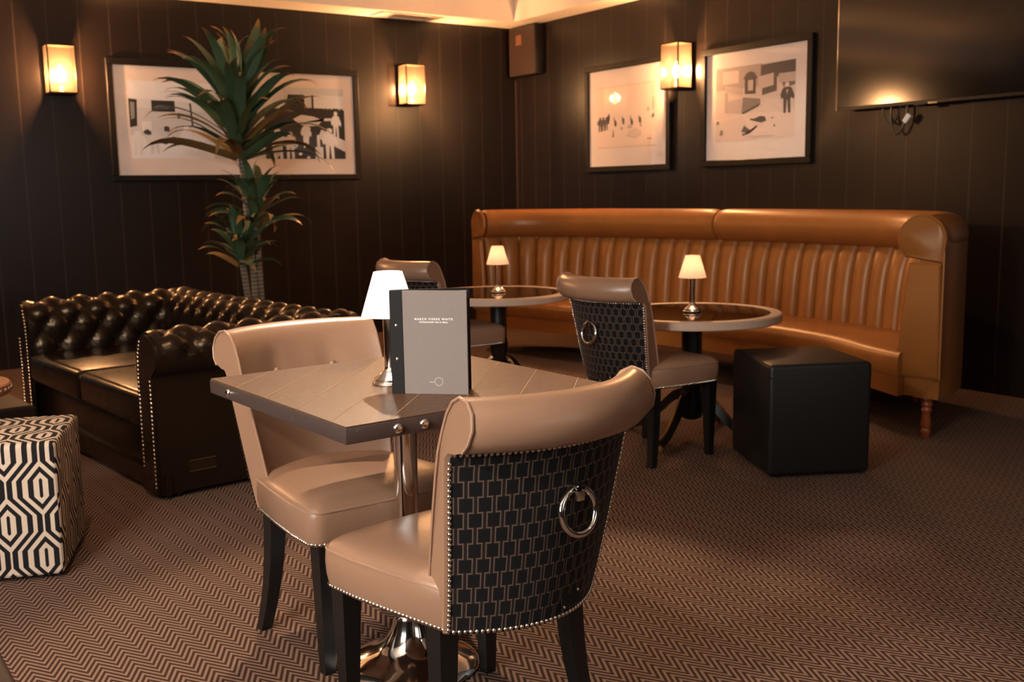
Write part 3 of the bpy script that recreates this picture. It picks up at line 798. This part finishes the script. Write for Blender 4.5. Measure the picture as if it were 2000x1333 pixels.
# ------------------------------------------------------------------ curved banquette
def banquette():
    t = tag(empty('curved_banquette', (0, 0, 0)), 'tan channel-backed leather banquette curving along the right wall', 'banquette')
    key = [(4.36, 3.005), (4.54, 3.045), (4.76, 3.15), (4.95, 3.32), (5.08, 3.55), (5.14, 3.85), (5.155, 4.3), (5.13, 4.8), (5.07, 5.3), (4.98, 5.75), (4.89, 6.10), (4.77, 6.38), (4.61, 6.58), (4.45, 6.68), (4.31, 6.71)]
    path = catmull([(x, y, 0) for x, y in key], 10)
    path = resample(path, .012)
    n = len(path)
    def fr(i):
        a = path[max(0, i-1)]; b = path[min(n-1, i+1)]; d = (b-a).normalized(); return path[i], d, Vector((d.y, -d.x, 0))
    def P(i, off, z):
        p, d, o = fr(i); return Vector((p.x+o.x*off, p.y+o.y*off, z))
    def sweep(name, prof, i0, i1, mat, parent, caps=True, shrink=0.0, step=2):
        idx = list(range(i0, i1, step)) + [i1]; vs = []; m = len(prof)
        cx = sum(p[0] for p in prof)/m; cz = sum(p[1] for p in prof)/m
        for k, i in enumerate(idx):
            e = min(k, len(idx)-1-k); sc = 1 - shrink*(1-min(1, e/3))**2
            for o, z in prof: vs.append(P(i, cx+(o-cx)*sc, cz+(z-cz)*sc))
        fs = [(k*m+j, k*m+(j+1) % m, (k+1)*m+(j+1) % m, (k+1)*m+j) for k in range(len(idx)-1) for j in range(m)]
        if caps: fs += [tuple(reversed(range(m))), tuple((len(idx)-1)*m+j for j in range(m))]
        return obj(name, vs, fs, mat, parent, angle=50)
    # body board behind
    body = [(.03, .20), (.03, .86), (.05, .95), (.10, 1.01), (.125, 1.02), (.140, .99), (.145, .92), (.145, .30), (.143, .20)]
    sweep('back_shell', body, 0, n-1, 'cognac', t)
    # head roll in two lengths
    roll = [(.045+.108*math.cos(a)*(1.0 if math.cos(a) < 0 else .95), .962+.108*math.sin(a)) for a in [2*PI*k/22 for k in range(22)]]
    roll = list(reversed(roll))
    seam = int(n*.548)
    sweep('head_roll', roll, 2, seam, 'cognac', t, shrink=.10)
    sweep('head_roll', roll, seam+1, n-3, 'cognac', t, shrink=.10)
    # fluted channels
    S = .144; per = int(S/.012); i = 3
    while i+per < n-2:
        nz = 9; nu = 9; vs = []
        for a in range(nu):
            u = a/(nu-1); fi = i+u*per; i0 = int(fi); k = fi-i0
            p0, _, o0 = fr(i0); p1, _, o1 = fr(min(n-1, i0+1)); p = p0.lerp(p1, k); o = o0.lerp(o1, k)
            bul = .040*(math.sin(PI*min(1, max(0, u)))**.55)
            for b in range(nz):
                v = b/(nz-1); z = .385+.475*v
                lean = -.055*(1-v)**1.2 + .012*math.sin(PI*v)*-1
                tk = .35 if b == nz-1 else (.85 if b == nz-2 else 1)
                vs.append((p.x+o.x*(.035+lean-bul*tk), p.y+o.y*(.035+lean-bul*tk), z))
        # back side for thickness
        m = len(vs)
        for a in (0, nu-1):
            pass
        fs = [(a*nz+b, a*nz+b+1, (a+1)*nz+b+1, (a+1)*nz+b) for a in range(nu-1) for b in range(nz-1)]
        ring = [a*nz for a in range(nu)] + [(nu-1)*nz+b for b in range(1, nz)] + [a*nz+nz-1 for a in range(nu-2, -1, -1)] + [b for b in range(nz-2, 0, -1)]
        base = len(vs)
        for r in ring:
            q = Vector(vs[r]); c = min(range(n), key=lambda j: (path[j]-Vector((q.x, q.y, 0))).length)
            _, _, o = fr(c); vs.append((q.x+o.x*.03, q.y+o.y*.03, q.z))
        mR = len(ring)
        fs += [(ring[k], ring[(k+1) % mR], base+(k+1) % mR, base+k) for k in range(mR)]
        obj('channel', vs, fs, 'cognac', t, angle=60)
        i += per
    # end panels with scroll head
    for i, s in ((0, -1), (n-1, 1)):
        _, d, o = fr(i)
        pr = [(-.055, .30), (-.035, .60), (-.012, .845)]
        pr2 = [(-.012, .845), (.142, .845), (.148, .60), (.149, .30), (-.065, .30), (-.040, .60)]
        hd = [(.045+.112*math.cos(a), .958+.112*math.sin(a)) for a in [PI*1.28 - PI*1.28*k/16 for k in range(17)]] + [(.149, .90), (.149, .848)]
        for name, q in (('end_panel', pr2), ('scroll_end', hd)):
            m = len(q); vs = [P(i, a, z) + d*s*.0 for a, z in q] + [P(i, a, z) + d*s*.014 for a, z in q]
            cx = sum(a for a, z in q)/m; cz = sum(z for a, z in q)/m
            vs += [P(i, cx+(a-cx)*.9, cz+(z-cz)*.94) + d*s*.024 for a, z in q]
            fs = [(k, (k+1) % m, m+(k+1) % m, m+k) for k in range(m)] + [(m+k, m+(k+1) % m, 2*m+(k+1) % m, 2*m+k) for k in range(m)] + [tuple(range(2*m, 3*m))]
            if s > 0: fs = [tuple(reversed(f)) for f in fs]
            e = obj(name, vs, fs, 'cognac', t, angle=45)
            if name == 'scroll_end':
                part('piping', tube([P(i, a, z) + d*s*.014 for a, z in hd[:-1]], .005, 6), 'cognac', e)
            else:
                part('piping', tube([P(i, .151, z) + d*s*.012 for z in (.30, .5, .7, .93)], .005, 6), 'cognac', e)
    # seat
    fk = [(4.29, 3.02), (4.40, 3.30), (4.53, 3.58), (4.60, 3.90), (4.61, 4.3), (4.58, 4.8), (4.50, 5.3), (4.40, 5.75), (4.32, 6.15), (4.26, 6.50), (4.25, 6.64)]
    fp = catmull([(x, y, 0) for x, y in fk], 8)
    tot = sum((b-a).length for a, b in zip(fp, fp[1:])); N = 60
    F = resample(fp, tot/(N-1)*.9999)[:N]
    B = []
    for k in range(len(F)):
        fi = 10 + (n-21)*k/(len(F)-1); B.append(P(int(fi), -.01, 0))
    N = len(F)
    def seatgrid(name, zt, zb, inset, rr, mat):
        cs = [(1, zt-.012), (.75, zt), (.5, zt+.006), (.25, zt+.004), (.10, zt-.002), (.035, zt-.012), (.005, zt-.030), (0, zt-.055), (.005, zb+.02), (.02, zb), (1, zb)]
        if not rr: cs = [(1, zt), (0, zt), (0, zb), (1, zb)]
        m = len(cs); vs = []
        for k in range(N):
            f = F[k].lerp(B[k], inset)
            for c, z in cs:
                p = f.lerp(B[k], c); vs.append((p.x, p.y, z))
        fs = [(k*m+j, (k+1)*m+j, (k+1)*m+(j+1) % m, k*m+(j+1) % m) for k in range(N-1) for j in range(m)]
        fs += [tuple(range(m)), tuple((N-1)*m+j for j in reversed(range(m)))]
        return obj(name, vs, fs, mat, t, angle=55)
    sweep('end_plinth', [(-.06, .205), (-.06, .30), (.146, .30), (.146, .205)], 0, 30, 'cognac', t)
    sweep('end_plinth', [(-.06, .205), (-.06, .30), (.146, .30), (.146, .205)], n-31, n-1, 'cognac', t)
    seatgrid('seat', .415, .300, .0, True, 'cognac')
    seatgrid('seat_rail', .298, .205, .03, False, 'cognac')
    lp = [(.026, .205), (.030, .19), (.022, .175), (.028, .16), (.020, .15), (.026, .135), (.019, .12), (.022, .09), (.025, .06), (.019, .045), (.025, .03), (.02, .015), (.017, 0)]
    lp = [(r, z) for r, z in reversed(lp)]
    for x, y in ((4.425, 2.945), (4.68, 4.05), (4.56, 5.2), (4.36, 6.50), (5.14, 3.5), (5.24, 4.6), (5.0, 6.05)):
        part('leg', lathe(lp, 18), 'red_wood', t).location = (x, y, 0)
banquette()

# ------------------------------------------------------------------ poufs
def cube_pouf(name, x, y, rot, w, d, h, mat, label, cat='pouf', piping=True, uvm=False):
    t = tag(empty(name, (x, y, 0), rot), label, cat)
    vv, ff = box(-w/2, w/2, -d/2, d/2, .012, h, .018, 4)
    o = obj('body', vv, ff, mat, t, angle=60)
    if uvm:
        me = o.data; l = me.uv_layers.new(name='UVMap')
        for p in me.polygons:
            nx, ny, nz = p.normal
            for li in p.loop_indices:
                c = me.vertices[me.loops[li].vertex_index].co
                if abs(nz) > max(abs(nx), abs(ny)): uv = (c.x+.033, c.y)
                elif abs(ny) >= abs(nx): uv = (c.x+.033, c.z+.04)
                else: uv = (c.y+.06, c.z+.03)
                l.data[li].uv = uv
    if piping:
        r = .012; q = w/2-.004; e = d/2-.004
        part('top_seam', tube([(-q, -e, h-.055), (q, -e, h-.055), (q, e, h-.055), (-q, e, h-.055)], .004, 6, True), mat if not uvm else 'black_leather', t)
    for sx in (-1, 1):
        for sy in (-1, 1): part('glide', lathe([(.02, 0), (.02, .013)], 12), 'black_wood', t).location = (sx*(w/2-.05), sy*(d/2-.05), 0)
    return t
# black cube: near corner (3.26, 2.895), right corner (3.654, 2.689)
a = math.atan2(2.689-2.895, 3.654-3.26)
def from_corner(cx, cy, a, w, d): return (cx + w/2*math.cos(a) - d/2*math.sin(a), cy + w/2*math.sin(a) + d/2*math.cos(a))
px, py = from_corner(3.262, 2.897, a, .445, .47)
cube_pouf('cube_pouf', px, py, a, .445, .47, .485, 'black_leather', 'black leather cube pouf in front of the tan banquette')
a2 = math.radians(-21)
w2_ = .45
# right front corner (0.614, 3.491)
cx = .618 - w2_*math.cos(a2); cy = 3.488 - w2_*math.sin(a2)
px, py = from_corner(cx, cy, a2, w2_, .45)
cube_pouf('cube_pouf', px, py, a2, w2_, .45, .452, 'hex', 'black and cream hexagon-patterned cube pouf at the left edge', piping=False, uvm=True)
cube_pouf('cube_pouf', .006, 1.72, math.radians(1), .45, .45, .45, 'stool', 'dark brown leather stool cut off at the bottom left corner', 'stool')
cube_pouf('cube_pouf', .50, 4.80, math.radians(6), .46, .46, .375, 'stool', 'low dark pouf behind the hexagon-patterned pouf')
def small_table():
    t = tag(empty('side_table', (.385, 4.30, 0)), 'small round russet-topped side table with studded edge at the left edge', 'side table')
    top = part('table_top', lathe([(.0001, .50), (.235, .50), (.24, .505), (.24, .535), (.235, .54), (.0001, .54)], 56, False), 'tabletop_red', t, angle=30)
    sd = dome(.008, .006, 10)
    for k in range(44):
        b = 2*PI*k/44; o = part('stud', sd, 'chrome', top); o.location = (.24*math.cos(b), .24*math.sin(b), .52); o.rotation_euler = (0, PI/2, b)
    part('column', lathe([(.13, 0), (.13, .012), (.03, .03), (.022, .06), (.022, .47), (.06, .50)], 28), 'black_wood', t)
small_table()

# ------------------------------------------------------------------ wall lanterns
def lantern(loc, rz, label):
    """back plate on the wall at local y = 0, lantern projects towards -y"""
    t = tag(empty('wall_lantern', loc, rz), label, 'wall lamp', 'bronze lantern wall lamps')
    w, d, h = .095, .165, .335
    b = .008
    fr = MB()
    for x in (-w, w-b*0):
        pass
    bars = [(-w, -w+b, -d, -d+b, 0, h), (w-b, w, -d, -d+b, 0, h), (-w, -w+b, -.02-b, -.02, 0, h), (w-b, w, -.02-b, -.02, 0, h)]
    for q in bars: fr.add(*box(*q))
    for z in (0, h-b):
        fr.add(*box(-w, w, -d, -d+b, z, z+b)); fr.add(*box(-w, w, -.028, -.02, z, z+b)); fr.add(*box(-w, -w+b, -d, -.02, z, z+b)); fr.add(*box(w-b, w, -d, -.02, z, z+b))
    fr.build('frame', 'bronze', t, smooth=False)
    part('back_plate', box(-w+.002, w-.002, -.02, 0, .0, h, .002, 1), 'bronze', t, False)
    part('base_plate', box(-w+b, w-b, -d+b, -.02, -.004, .004), 'bronze', t, False)
    part('top_plate', box(-w+b, w-b, -d+b, -.02, h-.008, h), 'bronze', t, False)
    part('glass_pane', box(-w+b, w-b, -d+.002, -d+.005, b, h-b), 'lantern_glass', t, False)
    for s in (-1, 1): part('glass_pane', box(s*(w-.005)-.0015, s*(w-.005)+.0015, -d+b, -.028, b, h-b), 'lantern_glass', t, False)
    y = -.09
    part('candle_tube', lathe([(.014, .004), (.014, .075), (.006, .078)], 16), 'rim', t).location = (0, y, 0)
    part('bulb', lathe([(.0001, .076), (.012, .078), (.026, .10), (.030, .125), (.026, .155), (.014, .185), (.0001, .205)], 20), 'bulb', t).location = (0, y, 0)
    m = Matrix.Rotation(rz, 4, 'Z'); p = Vector(loc) + m @ Vector((0, y, .135))
    light('lantern_glow', 'POINT', p, 265, (1.0, .60, .36), shadow_soft_size=.042)
lantern((1.665, YW, 1.945), 0, 'bronze glass wall lantern left of the wide picture')
lantern((4.50, YW, 1.955), 0, 'bronze glass wall lantern right of the wide picture')
lantern((.0, YW, 2.0), 0, 'bronze glass wall lantern farthest left, beyond the picture edge')
lantern((XW, 5.905, 1.945), -PI/2, 'bronze glass wall lantern between the two square pictures')

# ------------------------------------------------------------------ pictures
def picture(loc, rz, w, h, label, prints, inner, tone):
    """w,h visible mat size; inner = (x0,x1,z0,z1) fractions of the print within the mat"""
    t = tag(empty('framed_picture', loc, rz), label, 'picture', 'black framed pictures')
    b, dp = .045, .035
    for nm, q in (('top', (-w/2-b, w/2+b, -dp, 0, h/2, h/2+b)), ('bot', (-w/2-b, w/2+b, -dp, 0, -h/2-b, -h/2)), ('l', (-w/2-b, -w/2, -dp, 0, -h/2, h/2)), ('r', (w/2, w/2+b, -dp, 0, -h/2, h/2))):
        part('frame_rail', box(*q, .004, 1), 'frame', t, False)
    m = part('mat_board', box(-w/2, w/2, -.012, -.002, -h/2, h/2), 'mat', t, False)
    x0, x1, z0, z1 = inner
    X0, X1, Z0, Z1 = -w/2+w*x0, -w/2+w*x1, -h/2+h*z0, -h/2+h*z1
    vs = []; fs = []; fm = []; cols = []; mats = []
    def shp(c, pts, k):
        key = 'print_%02x%02x%02x' % tuple(int(min(1, x)*255) for x in c)
        if key not in MT: MT[key] = NT(key).base(c, .7)
        if key not in mats: mats.append(key)
        base = len(vs)
        for u, v in pts: vs.append((X0+(X1-X0)*u, -.0123-.00004*k, Z0+(Z1-Z0)*v))
        fs.append(tuple(range(base, base+len(pts)))); fm.append(mats.index(key))
    for k, (c, pts) in enumerate(prints):
        if c > .3: c = min(.92, c*1.45)
        shp(tuple(x*y for x, y in zip(c if isinstance(c, tuple) else (c, c, c), tone)), pts, k)
    obj('photo_print', vs, fs, None, m, smooth=False, mats=mats, fmat=fm)
    part('glass', box(-w/2, w/2, -.018, -.016, -h/2, h/2), 'picture_glass', t, False)
def R(x0, x1, y0, y1): return [(x0, y0), (x1, y0), (x1, y1), (x0, y1)]
ASP = .36
def fig(x, y, h, w=.3, lean=0):
    """standing figure outline"""
    p = [(-.10, 0), (-.03, 0), (-.01, .42), (.01, .42), (.04, 0), (.11, 0), (.10, .45), (.13, .50), (.20, .42), (.22, .55), (.13, .80), (.05, .84), (.075, .90), (.06, .98), (0, 1.0), (-.06, .98), (-.075, .90), (-.05, .84), (-.13, .80), (-.2, .6), (-.17, .46), (-.12, .5), (-.11, .45)]
    return [(x+a*h*w/.3*ASP+lean*b*h, y+b*h) for a, b in p]
def blob(x, y, rx, ry, n=10, seed=0):
    r = random.Random(seed); return [(x+rx*math.cos(2*PI*k/n)*r.uniform(.7, 1.15), y+ry*math.sin(2*PI*k/n)*r.uniform(.7, 1.15)) for k in range(n)]
Lp = [(.48, R(0, 1, 0, 1)), (.62, [(0, .78), (.36, .72), (.36, 1), (0, 1)]), (.55, [(0, .66), (.36, .62), (.36, .72), (0, .78)]),
      (.66, R(.0, .36, 0, .22)), (.03, [(0, .40), (.03, .42), (.035, .76), (0, .77)]), (.3, [(.006, .5), (.022, .52), (.024, .72), (.006, .73)]),
      (.035, R(.095, .195, .61, .755)), (.16, blob(.14, .67, .035, .03, 9, 3)), (.60, R(.05, .09, .36, .48)), (.03, [(.265, .43), (.272, .43), (.266, .73), (.258, .73)]),
      (.07, blob(.155, .385, .016, .045, 8, 1)), (.05, blob(.072, .34, .018, .04, 8, 2)), (.06, blob(.18, .255, .02, .03, 8, 5)), (.08, blob(.145, .205, .014, .022, 8, 6)), (.07, blob(.215, .225, .014, .015, 8, 7)),
      (.58, fig(.03, .04, .32, .5)), (.52, fig(.10, .06, .30, .5)), (.62, fig(.24, .1, .33, .4)), (.60, fig(.30, .05, .4, .4)), (.14, blob(.21, .56, .008, .05, 8, 9)),
      (.035, R(.60, 1, 0, .72)), (.04, [(.70, .70), (.80, .70), (.80, .90), (.72, .90)]), (.5, R(.80, .835, .72, .90)), (.03, R(.835, .845, .70, .90)),
      (.60, [(.845, .72), (1, .70), (1, .90), (.845, .90)]), (.55, R(.60, .70, .70, .95))]
Lp += [(.04, R(.86+.02*k, .872+.02*k, .64, .72)) for k in range(7)]
Lp += [(.55, [(.86, .30), (1, .10), (1, .26), (.88, .42)]), (.58, [(.74, .56), (.78, .62), (.84, .60), (.90, .54), (.95, .55), (.95, .58), (.90, .58), (.86, .47), (.80, .46), (.76, .50)]),
       (.62, fig(.955, .30, .38, .28)), (.03, blob(.955, .70, .014, .025, 8, 4)), (.66, fig(.92, .0, .44, .38)), (.55, fig(.66, .0, .42, .42)), (.42, blob(.655, .15, .025, .12, 9, 12)), (.52, fig(.72, .0, .38, .4)),
       (.60, [(.795, .24), (.81, .20), (.825, .44), (.80, .50), (.78, .38)]), (.6, fig(.80, .16, .36, .3)), (.66, blob(.77, .07, .010, .022, 9, 8)), (.66, blob(.745, .16, .007, .015, 9, 8)), (.66, blob(.81, .02, .01, .02, 9, 8)), (.66, R(.845, .885, .0, .17)), (.6, R(.855, .87, .1, .34))]
picture((3.005, YW, 1.775), 0, 1.94, .805, 'wide framed black-and-white photograph behind the tall plant', Lp, (.054, .955, .155, .865), (.95, 1.0, 1.10))
ASP = 1.0
R1 = [(.58, R(0, 1, 0, 1)), (.50, [(0, .0), (1, 0), (1, .03), (0, .03)]), (.52, [(0, .97), (1, .97), (1, 1), (0, 1)]), (.54, [(.9, .9), (1, .6), (1, 1)])]
R1 += [(.10, fig(.06+.055*k, .28+.01*k, .24-.012*k, .34)) for k in range(3)] + [(.06, blob(.21, .48, .025, .08, 9, 5))]
R1 += [(.12, blob(.33+.14*k, .40+.02*(k % 2), .022, .06, 9, k)) for k in range(4)] + [(.30, blob(.31+.14*k, .46, .012, .05, 7, k+9)) for k in range(4)]
R1 += [(.40, blob(.58, .33, .05, .04, 9, 3)), (.45, blob(.65, .22, .14, .08, 14, 4)), (.5, blob(.65, .225, .12, .065, 14, 4)), (.3, [(.27, .18), (.31, .18), (.30, .30), (.29, .30)]), (.16, [(.93, .44), (.98, .45), (.97, .52), (.95, .50)]), (.34, blob(.96, .66, .012, .12, 9, 2)), (.36, blob(.44, .31, .03, .03, 8, 1)), (.4, blob(.9, .12, .05, .02, 8, 1)), (.34, blob(.76, .34, .02, .04, 8, 21)), (.36, blob(.88, .58, .02, .04, 8, 22))]
picture((XW, 6.562, 1.787), -PI/2, .955, .78, 'framed pale sepia photograph, left of the pair on the right wall', R1, (.10, .86, .185, .83), (1.05, .88, .78))
R2 = [(.50, R(0, 1, 0, 1)), (.34, R(0, .60, .70, 1)), (.52, R(.09, .30, .78, .95)), (.14, [(.58, .82), (1, .78), (1, 1), (.58, .98)]), (.15, [(.60, .58), (.78, .62), (.78, .86), (.60, .70)]), (.46, [(.55, .66), (.74, .70), (.74, .86), (.55, .83)]), (.40, R(.80, 1, .72, .84)),
      (.10, [(.38, .62), (.52, .61), (.52, .84), (.49, .89), (.45, .905), (.41, .89), (.38, .84)]), (.12, [(.355, .82), (.545, .81), (.50, .895), (.45, .915), (.40, .895)]), (.48, R(.42, .485, .66, .80)), (.3, R(.425, .43, .66, .80)), (.3, R(.45, .455, .66, .80)),
      (.42, [(.12, .68), (.36, .60), (.36, .70), (.12, .76)]), (.40, [(.13, .38), (.36, .36), (.36, .57), (.13, .54)]), (.26, [(.34, .36), (.58, .46), (.58, .54), (.36, .58)]), (.08, [(.34, .34), (.56, .44), (.58, .48), (.36, .38)]), (.36, R(.12, .16, .40, .66)), (.55, [(.0, .30), (.4, .36), (.9, .34), (1, .4), (1, 0), (0, 0)]), (.50, [(.0, .0), (.55, .0), (.35, .33), (0, .28)]),
      (.12, [(.34, .12), (.38, .20), (.48, .11), (.54, .16), (.55, .20), (.50, .13), (.44, .08), (.36, .06), (.35, .09), (.41, .09)]), (.10, [(.50, .28), (.58, .31), (.64, .30), (.66, .24), (.60, .22), (.53, .24), (.45, .27), (.46, .29)]), (.14, blob(.73, .275, .02, .01, 7, 3)), (.2, blob(.76, .17, .012, .02, 7, 4)), (.3, blob(.08, .12, .03, .05, 8, 3)), (.2, blob(.03, .26, .02, .03, 8, 3)), (.22, [(.86, .66), (.94, .66), (1, .68), (1, .72), (.84, .72)]), (.11, fig(.905, .32, .40, .30)), (.55, blob(.905, .685, .03, .04, 9, 3)), (.55, [(.895, .62), (.915, .62), (.905, .56)]), (.42, blob(.55, .04, .2, .015, 9, 2))]
picture((XW, 5.195, 1.785), -PI/2, .935, .755, 'framed sepia photograph nearest the television, right of the pair', R2, (.10, .885, .175, .86), (1.02, .85, .77))

# ------------------------------------------------------------------ television, speaker
def tv():
    t = tag(empty('television', (XW-.006, 3.76, 1.68)), 'large black wall television reflecting warm light at the top right', 'television')
    part('housing', box(-.10, -.06, -.66, .66, 0, .76, .006, 2), 'tv', t)
    part('bezel', box(-.104, -.098, -.66, .66, 0, .018), 'tv', t, False)
    part('screen', box(-.103, -.099, -.648, .652, .020, .752), 'screen', t, False)
    part('edge_strip', box(-.1045, -.098, .654, .661, .0, .76), 'chrome', t, False)
    part('wall_bracket', box(-.06, 0, -.12, .12, .2, .5), 'tv', t, False)
    part('logo_badge', box(-.109, -.103, -.06, .0, -.004, .008), 'chrome', t, False)
    part('sensor_bar', box(-.108, -.09, .02, .09, -.012, .0, .003), 'tv', t)
    cb = part('cable', tube(catmull([(-.03, .30, .02), (-.035, .30, -.07), (-.04, .27, -.15), (-.04, .24, -.16), (-.035, .20, -.09), (-.03, .19, .01)], 6), .006, 6), 'cable', t)
    part('cable', tube(catmull([(-.03, .36, .02), (-.03, .355, -.05), (-.03, .30, -.10), (-.03, .25, -.05), (-.03, .24, .01)], 6), .005, 6), 'cable', t)
    o = part('plug', box(-.012, .012, -.016, .016, -.028, .028, .004), 'white_plastic', t); o.location = (-.05, .175, -.075); o.rotation_euler = (math.radians(38), 0, 0)
tv()
def speaker():
    t = tag(empty('wall_speaker', (XW, 7.90, 2.235)), 'brown box speaker high in the corner under the ceiling', 'speaker')
    part('cabinet', box(-.095, 0, -.205, .205, 0, .435, .006, 2), 'frame', t)
    part('grille', box(-.102, -.094, -.198, .198, .006, .43, .004, 1), 'brown_box', t)
    part('badge', box(-.107, -.101, .0, .085, .27, .36, .003, 1), 'brown_label', t)
speaker()

# ------------------------------------------------------------------ dracaena
def plant():
    X0, Y0 = 2.735, 7.30
    t = tag(empty('dracaena_plant', (X0, Y0, 0)), 'tall dracaena plant with three canes standing behind the chesterfield', 'plant')
    pot = part('pot', lathe([(.15, 0), (.19, .02), (.22, .38), (.225, .40), (.205, .40), (.20, .36), (.0001, .355)], 36, False), 'pot', t)
    part('soil', lathe([(.0001, .37), (.203, .365)], 30, False), 'soil', pot)
    rnd = random.Random(11)
    def leaf_mesh(L, w, droop, up, curl):
        n = 12; vs = []; uvs = []
        x, z = 0, 0; ang = up
        for i in range(n):
            s = i/(n-1)
            ww = w*(.50+.50*math.sin(PI*min(.95, s*.8+.22)))*(1-s**6)+.0012
            fold = .18*ww
            vs += [(x, -ww, z+fold), (x, 0, z), (x, ww, z+fold)]; uvs += [(0, s), (.5, s), (1, s)]
            ang -= droop*(s**curl)/(n-1)
            x += L/(n-1)*math.cos(ang); z += L/(n-1)*math.sin(ang)
        fs = []
        for i in range(n-1):
            b = i*3; fs += [(b, b+1, b+4, b+3), (b+1, b+2, b+5, b+4)]
        return vs, fs, uvs
    V = {}
    def leaf(parent, pos, az, up, L, w, droop, curl, mat):
        key = (round(up, 1), round(L, 1), round(droop, 1), mat)
        if key not in V:
            vs, fs, uvs = leaf_mesh(L, w, droop, up, curl)
            me = bpy.data.meshes.new('leaf'); me.from_pydata([tuple(v) for v in vs], [], fs); me.update(); me.materials.append(MT[mat])
            me.polygons.foreach_set('use_smooth', [True]*len(me.polygons))
            l = me.uv_layers.new(name='UVMap')
            for lp in me.loops: l.data[lp.index].uv = uvs[lp.vertex_index]
            V[key] = me
        o = bpy.data.objects.new('leaf', V[key]); COL.objects.link(o); o.parent = parent
        o.location = pos; o.rotation_euler = (rnd.uniform(-.5, .5), rnd.uniform(-.15, .15), az); o.scale = (1, rnd.uniform(.85, 1.15), 1)
    def cane(x, y, lean, h0, z0, z1, n, L, w, top_up):
        c = part('cane', tube([(x+lean[0]*k/6, y+lean[1]*k/6, .36+(h0-.36)*k/6) for k in range(7)], .024, 10), 'cane', t)
        for i in range(n):
            f = i/(n-1); z = z0+(z1-z0)*f
            az = i*2.39996+rnd.uniform(-.2, .2)
            up = .35 + (top_up-.40)*f**.9 + rnd.uniform(-.35, .25)
            droop = (4.6-1.6*f)+rnd.uniform(-1.2, 1.2)
            dry = f < .3 and rnd.random() < .35
            leaf(c, (x+lean[0]+.012*math.cos(az), y+lean[1]+.012*math.sin(az), z), az, up, (L*(1-.15*f))*rnd.uniform(.85, 1.12), w, droop, 2.0, 'dry_leaf' if dry else 'leaf')
        return c
    cane(.0, .0, (-.07, 0), 1.75, 1.44, 1.92, 68, .70, .042, 1.5)
    cane(.05, .03, (-.03, -.03), 1.12, .97, 1.20, 36, .42, .036, 1.35)
    cane(-.06, -.03, (-.07, -.04), .86, .70, .90, 24, .36, .032, 1.3)
plant()
